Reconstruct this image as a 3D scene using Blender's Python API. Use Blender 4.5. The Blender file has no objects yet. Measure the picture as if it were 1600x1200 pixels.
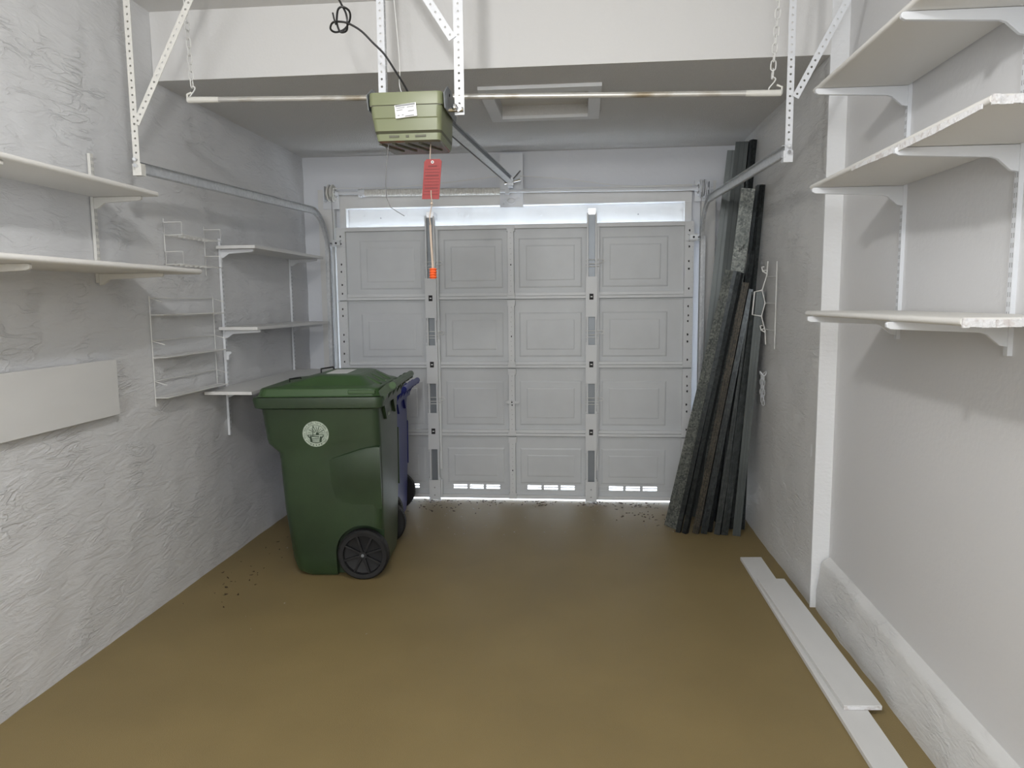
import bpy, bmesh, math, random
from mathutils import Vector, Matrix, noise
S = bpy.context.scene
C = S.collection
random.seed(7)
PI = math.pi

# ------------------------------------------------------------------ camera
F, YAW, PIT, ROL, CH = 1141.69, 0.0933401, 0.1127467, -0.0095610, 1.5565
cy, sy, cp, sp = math.cos(YAW), math.sin(YAW), math.cos(PIT), math.sin(PIT)
fw = Vector((-sy*cp, cy*cp, -sp)); rt = Vector((cy, sy, 0)); up = rt.cross(fw)
c_, s_ = math.cos(ROL), math.sin(ROL)
r2 = rt*c_ + up*s_; u2 = up*c_ - rt*s_
cam = bpy.data.cameras.new('camera'); co = bpy.data.objects.new('camera', cam); C.objects.link(co)
cam.sensor_fit = 'HORIZONTAL'; cam.sensor_width = 36; cam.lens = F*36/1600; cam.clip_start = 0.02
co.matrix_world = Matrix(((r2.x, u2.x, -fw.x, 0), (r2.y, u2.y, -fw.y, 0), (r2.z, u2.z, -fw.z, CH), (0, 0, 0, 1)))
S.camera = co
# ------------------------------------------------------------------ world, light, exposure
w = bpy.data.worlds.new('sky'); S.world = w; w.use_nodes = True
bg = w.node_tree.nodes['Background']; bg.inputs['Color'].default_value = (0.80, 0.88, 1.0, 1); bg.inputs['Strength'].default_value = 14.0
def lamp(name, loc, energy, size, col):
    l = bpy.data.lights.new(name, 'POINT'); l.energy = energy; l.shadow_soft_size = size; l.color = col
    o = bpy.data.objects.new(name, l); C.objects.link(o); o.location = loc; return o
lamp('ceiling_bulb', (-0.60, 1.25, 2.82), 56, 0.065, (1.0, 0.99, 0.98))
lamp('rear_fill_light', (-0.3, -2.7, 2.2), 235, 0.5, (0.95, 0.975, 1.0))  # added soft fill from behind the camera, not a known fixture
S.view_settings.view_transform = 'Standard'; S.view_settings.look = 'None'
S.view_settings.exposure = 0.0; S.view_settings.gamma = 1.0; S.view_settings.use_curve_mapping = False

# ------------------------------------------------------------------ materials
def mat(name, col, rough=0.5, metal=0.0, var=0.0, vscale=4.0, bump=0.0, bscale=60.0, spec=None, col2=None, stretch=(1, 1, 1), detail=4, vth=None):
    m = bpy.data.materials.new(name); m.use_nodes = True; n = m.node_tree.nodes; L = m.node_tree.links
    b = n['Principled BSDF']; b.inputs['Base Color'].default_value = (*col, 1); b.inputs['Roughness'].default_value = rough
    b.inputs['Metallic'].default_value = metal
    if spec is not None: b.inputs['Specular IOR Level'].default_value = spec
    tc = n.new('ShaderNodeTexCoord'); mp = n.new('ShaderNodeMapping'); mp.inputs['Scale'].default_value = stretch
    L.new(tc.outputs['Object'], mp.inputs['Vector'])
    if var or col2:
        t = n.new('ShaderNodeTexNoise'); t.inputs['Scale'].default_value = vscale; t.inputs['Detail'].default_value = 5
        L.new(mp.outputs[0], t.inputs['Vector'])
        r = n.new('ShaderNodeValToRGB'); lo, hi = vth or (0.35, 0.65)
        r.color_ramp.elements[0].position = lo; r.color_ramp.elements[1].position = hi
        c2 = col2 or tuple(x*(1-var) for x in col)
        r.color_ramp.elements[0].color = (*c2, 1); r.color_ramp.elements[1].color = (*col, 1)
        L.new(t.outputs['Fac'], r.inputs['Fac']); L.new(r.outputs['Color'], b.inputs['Base Color'])
    if bump:
        t = n.new('ShaderNodeTexNoise'); t.inputs['Scale'].default_value = bscale; t.inputs['Detail'].default_value = detail
        L.new(mp.outputs[0], t.inputs['Vector'])
        bp = n.new('ShaderNodeBump'); bp.inputs['Strength'].default_value = 1.0; bp.inputs['Distance'].default_value = bump
        L.new(t.outputs['Fac'], bp.inputs['Height']); L.new(bp.outputs['Normal'], b.inputs['Normal'])
    return m

def stucco(name, col, amount=0.004, scale=3.0, rot=0.6):
    """trowelled plaster: smooth fields broken by short diagonal ridges"""
    m = bpy.data.materials.new(name); m.use_nodes = True; n = m.node_tree.nodes; L = m.node_tree.links
    b = n['Principled BSDF']; b.inputs['Base Color'].default_value = (*col, 1); b.inputs['Roughness'].default_value = 0.45
    tc = n.new('ShaderNodeTexCoord'); mp = n.new('ShaderNodeMapping'); mp.inputs['Rotation'].default_value = (rot, 0, 0)
    mp.inputs['Scale'].default_value = (1, 1.0, 3.2)
    L.new(tc.outputs['Object'], mp.inputs['Vector'])
    w1 = n.new('ShaderNodeTexNoise'); w1.inputs['Scale'].default_value = scale*1.7; w1.inputs['Detail'].default_value = 6; w1.inputs['Distortion'].default_value = 1.4
    L.new(mp.outputs[0], w1.inputs['Vector'])
    # ridge lines where the noise crosses the middle
    a = n.new('ShaderNodeMath'); a.operation = 'SUBTRACT'; a.inputs[1].default_value = 0.5; L.new(w1.outputs['Fac'], a.inputs[0])
    ab = n.new('ShaderNodeMath'); ab.operation = 'ABSOLUTE'; L.new(a.outputs[0], ab.inputs[0])
    mr = n.new('ShaderNodeMapRange'); mr.inputs['From Min'].default_value = 0.0; mr.inputs['From Max'].default_value = 0.045
    mr.inputs['To Min'].default_value = 1; mr.inputs['To Max'].default_value = 0; L.new(ab.outputs[0], mr.inputs['Value'])
    w2 = n.new('ShaderNodeTexNoise'); w2.inputs['Scale'].default_value = scale*1.1; w2.inputs['Detail'].default_value = 2
    L.new(tc.outputs['Object'], w2.inputs['Vector'])
    mk = n.new('ShaderNodeMapRange'); mk.inputs['From Min'].default_value = 0.45; mk.inputs['From Max'].default_value = 0.65; L.new(w2.outputs['Fac'], mk.inputs['Value'])
    mu = n.new('ShaderNodeMath'); mu.operation = 'MULTIPLY'; L.new(mr.outputs[0], mu.inputs[0]); L.new(mk.outputs[0], mu.inputs[1])
    w3 = n.new('ShaderNodeTexNoise'); w3.inputs['Scale'].default_value = scale*7; w3.inputs['Detail'].default_value = 5; L.new(mp.outputs[0], w3.inputs['Vector'])
    ad = n.new('ShaderNodeMath'); ad.operation = 'MULTIPLY_ADD'; ad.inputs[1].default_value = 0.45; L.new(mu.outputs[0], ad.inputs[0])
    k1 = n.new('ShaderNodeMath'); k1.operation = 'MULTIPLY_ADD'; k1.inputs[1].default_value = 1.0; k1.inputs[2].default_value = 0.22; L.new(mk.outputs[0], k1.inputs[0])
    k2 = n.new('ShaderNodeMath'); k2.operation = 'MULTIPLY'; L.new(w3.outputs['Fac'], k2.inputs[0]); L.new(k1.outputs[0], k2.inputs[1]); L.new(k2.outputs[0], ad.inputs[2])
    ad2 = n.new('ShaderNodeMath'); ad2.operation = 'MULTIPLY_ADD'; ad2.inputs[1].default_value = 1.5; L.new(w1.outputs['Fac'], ad2.inputs[0]); L.new(ad.outputs[0], ad2.inputs[2])
    bp = n.new('ShaderNodeBump'); bp.inputs['Strength'].default_value = 1; bp.inputs['Distance'].default_value = amount
    L.new(ad2.outputs[0], bp.inputs['Height']); L.new(bp.outputs['Normal'], b.inputs['Normal'])
    return m

def spangle(name, c1, c2, scale=90, metal=0.55, rough=0.38):
    """galvanised sheet: crystal spangle"""
    m = bpy.data.materials.new(name); m.use_nodes = True; n = m.node_tree.nodes; L = m.node_tree.links
    b = n['Principled BSDF']; b.inputs['Roughness'].default_value = rough; b.inputs['Metallic'].default_value = metal
    tc = n.new('ShaderNodeTexCoord'); v = n.new('ShaderNodeTexVoronoi'); v.inputs['Scale'].default_value = scale
    L.new(tc.outputs['Object'], v.inputs['Vector'])
    sx = n.new('ShaderNodeSeparateColor'); L.new(v.outputs['Color'], sx.inputs[0])
    r = n.new('ShaderNodeValToRGB'); r.color_ramp.elements[0].color = (*c1, 1); r.color_ramp.elements[1].color = (*c2, 1)
    nz = n.new('ShaderNodeTexNoise'); nz.inputs['Scale'].default_value = 7; L.new(tc.outputs['Object'], nz.inputs['Vector'])
    ml = n.new('ShaderNodeMath'); ml.operation = 'MULTIPLY'; L.new(sx.outputs[0], ml.inputs[0]); L.new(nz.outputs['Fac'], ml.inputs[1])
    L.new(ml.outputs[0], r.inputs['Fac']); L.new(r.outputs['Color'], b.inputs['Base Color'])
    return m

M = {}
M['stucco'] = stucco('white_trowelled_plaster', (0.70, 0.705, 0.715), 0.0046, 3.4)
M['stucco_r'] = stucco('white_rough_plaster', (0.70, 0.70, 0.69), 0.0036, 4.2, 0.9)
M['smooth'] = mat('smooth_white_wall_paint', (0.70, 0.70, 0.705), 0.5, bump=0.0012, bscale=45)
M['jamb'] = mat('white_corner_paint', (0.80, 0.81, 0.82), 0.5, bump=0.003, bscale=25, stretch=(1, 1, 2))
M['fascia'] = mat('white_bulkhead_paint', (0.73, 0.725, 0.715), 0.6, bump=0.0008, bscale=80)
M['soffit'] = mat('popcorn_ceiling_paint', (0.71, 0.705, 0.695), 0.9, bump=0.006, bscale=160, detail=2)
M['front'] = mat('door_wall_daylight_tint', (0.73, 0.75, 0.79), 0.55, bump=0.002, bscale=18)  # blue in this base colour stands in for daylight on the wall
M['floor'] = mat('tan_floor_paint', (0.262, 0.195, 0.086), 0.55, var=0.10, vscale=2.2, bump=0.0012, bscale=220, spec=0.35)
M['door'] = mat('door_enamel', (0.64, 0.66, 0.675), 0.42, var=0.05, vscale=6)
M['rib'] = mat('door_rail_enamel', (0.71, 0.725, 0.735), 0.4)
M['wood'] = mat('painted_white_board', (0.72, 0.72, 0.71), 0.45, var=0.04, vscale=9, stretch=(1, .3, 1))
M['cream'] = mat('cream_shelf_paint', (0.73, 0.72, 0.69), 0.45, bump=0.0006, bscale=60)
M['raw'] = mat('chipped_chipboard', (0.60, 0.57, 0.56), 0.9, col2=(0.75, 0.75, 0.76), vscale=45, vth=(.5, .6), bump=0.004, bscale=120)
M['metalw'] = mat('white_painted_steel', (0.74, 0.76, 0.79), 0.35)
M['metalc'] = mat('overpainted_cream_steel', (0.70, 0.69, 0.65), 0.5, bump=0.002, bscale=70)
M['galv'] = spangle('galvanised_track', (0.58, 0.60, 0.62), (0.80, 0.82, 0.84), 60, 0.35, 0.35)
M['dark'] = mat('dark_hole', (0.03, 0.03, 0.032), 0.8)
M['slot'] = mat('shaded_slot', (0.36, 0.36, 0.36), 0.8)
M['chan'] = mat('grey_channel_steel', (0.24, 0.26, 0.28), 0.4, metal=0.4)
M['pipe'] = mat('old_steel_pipe', (0.62, 0.61, 0.58), 0.38, metal=0.5, col2=(0.30, 0.24, 0.15), vscale=3, vth=(.38, .5))
M['pipew'] = mat('white_pipe_paint', (0.74, 0.73, 0.68), 0.45)
M['olive'] = mat('olive_plastic', (0.205, 0.225, 0.125), 0.38)
M['olived'] = mat('dark_olive_plastic', (0.095, 0.095, 0.06), 0.5)
M['lens'] = mat('smoked_lens', (0.13, 0.115, 0.085), 0.25, col2=(0.20, 0.07, 0.055), vscale=5, vth=(.45, .55))
M['label'] = mat('white_sticker', (0.85, 0.85, 0.84), 0.4)
M['ink'] = mat('grey_print', (0.30, 0.31, 0.32), 0.6)
M['black'] = mat('black_cord', (0.012, 0.012, 0.013), 0.35)
M['green'] = mat('green_cart_plastic', (0.033, 0.062, 0.026), 0.36, col2=(0.021, 0.038, 0.018), vscale=2.6, vth=(.3, .62), bump=0.0006, bscale=300)
M['greenl'] = mat('green_lid_plastic', (0.050, 0.105, 0.036), 0.38, var=0.15, vscale=5)
M['blue'] = mat('blue_cart_plastic', (0.022, 0.032, 0.235), 0.36, var=0.15, vscale=4)
M['tyre'] = mat('black_wheel_plastic', (0.007, 0.007, 0.008), 0.6)
M['seal'] = mat('pale_stamp_ink', (0.50, 0.58, 0.48), 0.6, var=0.3, vscale=60)
M['sealg'] = mat('green_stamp_gap', (0.03, 0.055, 0.03), 0.6)
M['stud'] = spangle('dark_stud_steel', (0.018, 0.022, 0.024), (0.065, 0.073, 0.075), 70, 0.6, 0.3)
M['studm'] = spangle('mid_stud_steel', (0.04, 0.047, 0.048), (0.11, 0.12, 0.12), 60, 0.5, 0.36)
M['studl'] = spangle('spangled_stud_steel', (0.06, 0.07, 0.066), (0.34, 0.35, 0.32), 100, 0.45, 0.4)
M['studr'] = spangle('rust_speckled_stud_steel', (0.025, 0.025, 0.023), (0.15, 0.13, 0.095), 110, 0.4, 0.4)
M['studg'] = mat('weathered_stud_steel', (0.095, 0.108, 0.108), 0.4, metal=0.4, var=.25, vscale=3)
M['red'] = mat('red_tag', (0.29, 0.028, 0.026), 0.55)
M['redd'] = mat('dark_red_print', (0.17, 0.02, 0.02), 0.6)
M['orange'] = mat('orange_plastic', (0.85, 0.13, 0.03), 0.4)
M['rope'] = mat('tan_rope', (0.52, 0.42, 0.34), 0.8)
M['wire'] = mat('thin_grey_wire', (0.18, 0.18, 0.18), 0.4)
M['white_wire'] = mat('white_coated_wire', (0.78, 0.78, 0.76), 0.4)
M['chrome'] = mat('bright_bolt_steel', (0.75, 0.76, 0.78), 0.2, metal=1.0)
M['leaf'] = mat('dry_leaf_brown', (0.09, 0.055, 0.03), 0.9, var=.5, vscale=30)
M['dust'] = mat('pale_grit', (0.5, 0.48, 0.44), 0.9)
M['conc'] = mat('driveway_concrete', (0.5, 0.49, 0.47), 0.9, var=.1)

# ------------------------------------------------------------------ mesh builder
class MB:
    def __init__(s): s.bm = bmesh.new(); s.mats = []
    def mi(s, m):
        if m not in s.mats: s.mats.append(m)
        return s.mats.index(m)
    def face(s, vs, m):
        try: f = s.bm.faces.new(vs); f.material_index = s.mi(m); return f
        except ValueError: return None
    def box(s, x0, x1, y0, y1, z0, z1, m):
        return s.obox(Vector(((x0+x1)/2, (y0+y1)/2, (z0+z1)/2)), Vector(((x1-x0)/2, 0, 0)), Vector((0, (y1-y0)/2, 0)), Vector((0, 0, (z1-z0)/2)), m)
    def obox(s, c, a, b, d, m):
        c = Vector(c); v = [s.bm.verts.new(c+a*i+b*j+d*k) for i in (-1, 1) for j in (-1, 1) for k in (-1, 1)]
        for q in ((0, 1, 3, 2), (4, 6, 7, 5), (0, 4, 5, 1), (2, 3, 7, 6), (0, 2, 6, 4), (1, 5, 7, 3)): s.face([v[i] for i in q], m)
    def prism(s, pts, d, m, caps=True):
        """pts: list of 3D points (closed polygon), extruded by vector d"""
        a = [s.bm.verts.new(p) for p in pts]; b = [s.bm.verts.new(Vector(p)+Vector(d)) for p in pts]; n = len(pts)
        for i in range(n): s.face([a[i], a[(i+1) % n], b[(i+1) % n], b[i]], m)
        if caps: s.face(a[::-1], m); s.face(b, m)
    def loft(s, rings, m, caps=True, closed=True):
        R = [[s.bm.verts.new(p) for p in r] for r in rings]; n = len(R[0])
        for k in range(len(R)-1):
            for i in range(n if closed else n-1): s.face([R[k][i], R[k][(i+1) % n], R[k+1][(i+1) % n], R[k+1][i]], m)
        if caps: s.face(R[0][::-1], m); s.face(R[-1], m)
    def tube(s, pts, r, m, seg=8, closed=False, caps=True):
        pts = [Vector(p) for p in pts]; n = len(pts); rings = []
        rr = r if isinstance(r, (list, tuple)) else [r]*n
        up_ = None
        for i in range(n):
            if closed: t = (pts[(i+1) % n]-pts[i-1]).normalized()
            else: t = (pts[min(i+1, n-1)]-pts[max(i-1, 0)]).normalized()
            if up_ is None:
                up_ = Vector((0, 0, 1)) if abs(t.z) < 0.9 else Vector((1, 0, 0))
            a = (up_ - t*up_.dot(t)).normalized(); up_ = a; b = t.cross(a)
            rings.append([pts[i]+(a*math.cos(2*PI*k/seg)+b*math.sin(2*PI*k/seg))*rr[i] for k in range(seg)])
        if closed: rings.append(rings[0]); s.loft(rings, m, caps=False)
        else: s.loft(rings, m, caps=caps)
    def cyl(s, p0, p1, r, m, seg=16): s.tube([p0, p1], r, m, seg)
    def sphere(s, c, r, m, u=10, v=6):
        rings = []
        for j in range(1, v):
            a = PI*j/v; rings.append([Vector(c)+Vector((r*math.sin(a)*math.cos(2*PI*i/u), r*math.sin(a)*math.sin(2*PI*i/u), r*math.cos(a))) for i in range(u)])
        s.loft(rings, m)
    def perf(s, p0, p1, wd, nd, width, th, m, pitch=0.038, hr=0.0055):
        """perforated steel strip from p0 to p1; wd = width direction, nd = normal; real round holes"""
        p0 = Vector(p0); p1 = Vector(p1); wd = Vector(wd).normalized(); L = (p1-p0).length; t = (p1-p0)/L
        wd = (wd - t*wd.dot(t)).normalized(); nd = t.cross(wd).normalized()*(1 if t.cross(wd).dot(Vector(nd)) > 0 else -1)
        n = max(1, int(L/pitch)); q = L/n
        for k in range(n):
            c = p0+t*(k+.5)*q; F_, B_ = [], []
            sq = [(-1, -1), (0, -1), (1, -1), (1, 0), (1, 1), (0, 1), (-1, 1), (-1, 0)]
            for off in (0, th):
                o = [s.bm.verts.new(c+wd*(x*width/2)+t*(y*q/2)+nd*off) for x, y in sq]
                i = []
                for x, y in sq:
                    l = math.hypot(x, y); i.append(s.bm.verts.new(c+wd*(x/l*hr)+t*(y/l*hr)+nd*off))
                for j in range(8): s.face([o[j], o[(j+1) % 8], i[(j+1) % 8], i[j]], m)
                F_.append((o, i))
            (o1, i1), (o2, i2) = F_
            for j in range(8): s.face([i1[j], i1[(j+1) % 8], i2[(j+1) % 8], i2[j]], m)
            for j in (2, 3, 6, 7): s.face([o1[j], o1[(j+1) % 8], o2[(j+1) % 8], o2[j]], m)
            if k == 0: 
                for j in (0, 1): s.face([o1[j], o1[j+1], o2[j+1], o2[j]], m)
            if k == n-1:
                for j in (4, 5): s.face([o1[j], o1[j+1], o2[j+1], o2[j]], m)
    def build(s, name, parent=None, smooth=False, local=False, bevel=0.0):
        bmesh.ops.recalc_face_normals(s.bm, faces=s.bm.faces)
        me = bpy.data.meshes.new(name)
        if parent is not None and not local:
            off = Vector((0, 0, 0)); q = parent
            while q is not None: off += q.location; q = q.parent
            bmesh.ops.translate(s.bm, verts=s.bm.verts, vec=-off)
        s.bm.to_mesh(me); s.bm.free()
        for m in s.mats: me.materials.append(M[m])
        o = bpy.data.objects.new(name, me); C.objects.link(o)
        if smooth:
            for p in me.polygons: p.use_smooth = True
            try: me.set_sharp_from_angle(angle=math.radians(35))
            except Exception: pass
        if bevel:
            b = o.modifiers.new('bevel', 'BEVEL'); b.width = bevel; b.segments = 2; b.limit_method = 'ANGLE'; b.angle_limit = math.radians(40)
        if parent is not None: o.parent = parent
        return o

def thing(name, label, cat, loc=(0, 0, 0), rotz=0, group=None):
    o = bpy.data.objects.new(name, None); C.objects.link(o); o.location = loc; o.rotation_euler = (0, 0, rotz)
    o.empty_display_size = 0.05
    return tag(o, label, cat, group)
def tag(o, label, cat, group=None, kind=None):
    o['label'] = label; o['category'] = cat
    if group: o['group'] = group
    if kind: o['kind'] = kind
    return o
def struct(mb, name, **k):
    o = mb.build(name, **k); o['kind'] = 'structure'; return o
def rrect(u0, u1, v0, v1, z, r, seg=4):
    pts = []
    for cx, cyy, a0 in ((u1-r, v1-r, 0), (u0+r, v1-r, PI/2), (u0+r, v0+r, PI), (u1-r, v0+r, 1.5*PI)):
        for i in range(seg+1):
            a = a0+PI/2*i/seg; pts.append(Vector((cx+r*math.cos(a), cyy+r*math.sin(a), z)))
    return pts

WL, WR, WR2, YS, ZS, ZC, D = -2.162, 1.168, 1.245, 3.69, 2.686, 3.02, 5.589
YB = -4.2
# ------------------------------------------------------------------ shell
def grid_wall(x, y0, y1, z0, z1, m, sign, amp, name, seed):
    """plaster wall with real unevenness; sign = direction of the room"""
    b = MB(); ny = int((y1-y0)/0.04); nz = int((z1-z0)/0.035); V = []
    for i in range(ny+1):
        row = []
        for k in range(nz+1):
            y = y0+(y1-y0)*i/ny; z = z0+(z1-z0)*k/nz
            d = noise.noise(Vector((y*1.6+seed, z*1.6, seed)))*amp + noise.noise(Vector((y*7, z*7+seed, 2)))*amp*0.42
            d = min(d, amp)
            row.append(b.bm.verts.new((x+sign*d, y, z)))
        V.append(row)
    for i in range(ny):
        for k in range(nz): b.face([V[i][k], V[i+1][k], V[i+1][k+1], V[i][k+1]], m)
    # solid backing
    xb = x-sign*0.12
    b.box(min(xb, x-sign*0.03), max(xb, x-sign*0.03), y0, y1, z0, z1, m)
    return struct(b, name, smooth=True)
b = MB(); b.box(WL-.15, WR2+.15, YB-.15, D+.02, -.12, 0, 'floor'); struct(b, 'floor')
grid_wall(WL, YB, 5.9, 0, 3.05, 'stucco', 1, 0.012, 'wall_left', 3.0)
grid_wall(WR, YS, 5.9, 0, ZS, 'stucco_r', -1, 0.010, 'wall_right', 9.0)
b = MB(); b.box(WR2, WR2+.12, YB, YS, 0, ZC+.03, 'smooth'); struct(b, 'wall_right_recess')
b = MB(); b.box(WR+.004, WR2+.12, YS, YS+.1, 0, ZS, 'jamb')
b.box(WR-.006, WR2+.02, YS-.012, YS, 0, ZC, 'jamb'); struct(b, 'trim_1')
b = MB(); b.box(WL, WR2, YB-.12, YB, 0, ZC, 'smooth'); struct(b, 'wall_back')
b = MB(); b.box(WL-.12, WR2+.12, YB-.1, YS, ZC, ZC+.12, 'fascia'); struct(b, 'ceiling')
# soffit with the attic opening cut in it
hx0, hx1, hy0, hy1 = -.475, .045, 4.075, 4.62
b = MB()
b.box(WL-.1, hx0, YS, 5.9, ZS, ZC+.12, 'soffit'); b.box(hx1, WR+.1, YS, 5.9, ZS, ZC+.12, 'soffit')
b.box(hx0, hx1, YS, hy0, ZS, ZC+.12, 'soffit'); b.box(hx0, hx1, hy1, 5.9, ZS, ZC+.12, 'soffit')
struct(b, 'ceiling_soffit')
b = MB(); b.box(WL, WR2, YS-.008, YS-.0005, ZS-.001, ZC, 'fascia'); struct(b, 'trim_2')
# wall around the garage door
OX0, OX1, OZ = -1.865, .828, 2.285
b = MB(); YW = 5.70
b.box(WL-.1, OX0, YW, YW+.2, 0, ZS, 'front'); b.box(OX1, WR+.1, YW, YW+.2, 0, ZS, 'front'); b.box(OX0, OX1, YW, YW+.2, OZ, ZS, 'front')
struct(b, 'wall_front')
b = MB(); b.box(OX0, OX1, 5.735, 5.76, 2.075, OZ, 'wood')
for x, z in ((-1.70, 2.235), (-1.36, 2.235), (-.95, 2.24), (-.87, 2.225), (-.30, 2.22), (-.05, 2.225), (.27, 2.225), (.42, 2.22), (.62, 2.23)):
    b.cyl((x, 5.735, z), (x, 5.727, z), 0.011, 'wood', 8)
for x, z in ((-1.56, 2.215), (.44, 2.205)): b.cyl((x, 5.735, z), (x, 5.732, z), 0.006, 'slot', 6)
struct(b, 'trim_3')
b = MB(); b.box(OX0, OX1, 5.655, YW, OZ+.0, OZ+.12, 'wood'); struct(b, 'trim_4')
b = MB(); b.box(-2.03, -1.905, 5.645, YW, 0, 2.43, 'wood'); struct(b, 'trim_5')
b = MB(); b.box(.895, 1.0, 5.645, YW, 0, 2.43, 'wood')
for z in (.5, 1.25, 1.42, 2.0): b.cyl((.965, 5.645, z), (.965, 5.64, z), .009, 'wood', 8)
struct(b, 'trim_6')
for i, (x0, x1) in enumerate(((OX0, OX0+.05), (OX1-.05, OX1))):
    b = MB(); b.box(x0, x1, 5.66, 5.72, 0, OZ, 'wood'); struct(b, 'trim_%d' % (7+i))  # unseen stop boards, added to limit daylight spilling around the door sides
# curb along the recessed wall
b = MB(); prof = [(WR2+.01, 0)]
prof = [(1.182, 0), (1.184, .10), (1.196, .18)] + [(1.228-.026*math.cos(a), .225+.035*math.sin(a)) for a in (0.2, .6, 1.0, 1.3)] + [(1.236, .268), (WR2+.01, .275), (WR2+.01, 0)]
ny = 150; rings = []
for i in range(ny+1):
    y = YB+(YS-.03-YB)*i/ny; rings.append([Vector((x+(noise.noise(Vector((y*5, z*9, 4)))*.010 if x < 1.2 else 0), y, z*(1-.17*(YS-y)/1.6*.9) if z > .15 else z)) for x, z in prof])
b.loft(rings, 'stucco_r'); struct(b, 'baseboard_right', smooth=True)
# driveway outside
b = MB(); b.box(-12, 12, 5.72, 30, -.25, -.03, 'conc'); struct(b, 'ground')

# ------------------------------------------------------------------ attic hatch
t = thing('attic_hatch', 'white framed attic access hatch in the lowered ceiling', 'hatch', (-.215, 4.35, ZS))
b = MB(); f = .068; zf = ZS-.018
b.box(hx0-f, hx1+f, hy0-f-.02, hy0, zf, ZS, 'jamb'); b.box(hx0-f, hx1+f, hy1, hy1+f, zf, ZS, 'jamb')
b.box(hx0-f, hx0, hy0, hy1, zf, ZS, 'jamb'); b.box(hx1, hx1+f, hy0, hy1, zf, ZS, 'jamb'); b.build('frame', t)
b = MB(); b.box(hx0-.0, hx1, hy0, hy1, ZS+.06, ZS+.075, 'cream'); b.build('hatch_panel', t)

# ------------------------------------------------------------------ garage door
door = bpy.data.objects.new('door_1', None); C.objects.link(door); door.location = (-.52, D, 0); door['kind'] = 'structure'
DX0, DX1 = -1.871, .836
SZ = [.014, .513, 1.045, 1.571, 2.13]
cells = [(-1.80, -1.18), (-1.075, -.548), (-.500, .05), (.135, .768)]
pads = [(-1.70, -1.215), (-1.04, -.585), (-.465, .015), (.165, .655)]
yf = D; 
for s in range(4):
    z0, z1 = SZ[s], SZ[s+1]; b = MB()
    fy = yf+.012
    if s == 0:
        b.box(DX0, DX1, fy, fy+.03, z0, .087, 'door'); b.box(DX0, DX1, fy, fy+.03, .119, z1, 'door')
        xs = []
        for (c0, c1), (p0, p1) in zip(cells, pads):
            wv = .108; gap = .022; m0 = (p0+p1)/2-1.5*wv-gap
            for k in range(3): xs.append((m0+k*(wv+gap), m0+k*(wv+gap)+wv))
        x = DX0
        for a, c in xs: b.box(x, a, fy, fy+.03, .087, .119, 'door'); x = c
        b.box(x, DX1, fy, fy+.03, .087, .119, 'door')
        for a, c in xs: b.box(a, c, fy+.004, fy+.02, .0995, .1065, 'door')
    else: b.box(DX0, DX1, fy, fy+.03, z0, z1, 'door')
    for p0, p1 in pads:
        a0, a1 = (.135, z1-.095) if s == 0 else (z0+.085, z1-.10)
        b.loft([[Vector((x, y, z)) for x, z in ((p0+i, a0+i), (p1-i, a0+i), (p1-i, a1-i), (p0+i, a1-i))] for i, y in ((0, fy), (.010, fy-.004), (.014, fy-.0045))], 'door')
        j = .055
        b.loft([[Vector((x, y, z)) for x, z in ((p0+j+i, a0+j+i), (p1-j-i, a0+j+i), (p1-j-i, a1-j-i), (p0+j+i, a1-j-i))] for i, y in ((0, fy-.0045), (.006, fy-.0065), (.010, fy-.007))], 'door')
    # top and bottom rails
    if s == 3: b.box(DX0, DX1, yf-.022, fy, z1-.030, z1, 'rib')
    else: b.box(DX0, DX1, yf-.004, fy, z1-.010, z1-.003, 'rib')
    if s: b.box(DX0, DX1, yf-.018, fy, z0+.003, z0+.024, 'rib'); b.box(DX0, DX1, yf-.010, fy, z0+.026, z0+.050, 'rib')
    else: b.box(DX0, DX1, yf-.010, fy, z0+.002, z0+.03, 'rib')
    b.build('door_section', door, bevel=.0015)
    # end and centre stiles
    for x0, x1 in ((DX0, cells[0][0]), (cells[3][1], DX1)):
        b = MB(); b.box(x0, x1, yf-.024, fy, z0+.004, z1-.004, 'rib')
        xc = (x0+x1)/2
        for fz in ((.12, .22, .5, .6, .78, .9) if x0 < 0 else (.12, .25, .33, .52, .62, .88)):
            zz = z1-(z1-z0)*fz; b.cyl((xc+random.uniform(-.008, .008), yf-.0245, zz), (xc, yf-.02, zz), .0085, 'dark', 10)
        for k in range(14):
            zz = z0+.04+k*(z1-z0-.08)/13; b.cyl((xc+.024, yf-.0245, zz), (xc+.024, yf-.02, zz), .0022, 'slot', 6)
        b.build('end_stile', door, bevel=.001)
    b = MB(); xc = -.522; ww = .023
    b.box(xc-ww, xc+ww, yf-.030, fy, z0+.03, z1-.03, 'rib')
    b.box(xc-ww-.008, xc+ww+.008, yf-.026, fy, z0+.004, z0+.05, 'rib'); b.box(xc-ww-.008, xc+ww+.008, yf-.026, fy, z1-.05, z1-.004, 'rib')
    for k in range(12):
        zz = z0+.06+k*(z1-z0-.12)/11; b.cyl((xc+(.004 if k % 2 else -.004), yf-.0305, zz), (xc, yf-.027, zz), .003 if k != 5 else .007, 'slot' if k != 5 else 'dark', 6)
    b.build('center_stile', door, bevel=.0015)
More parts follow.
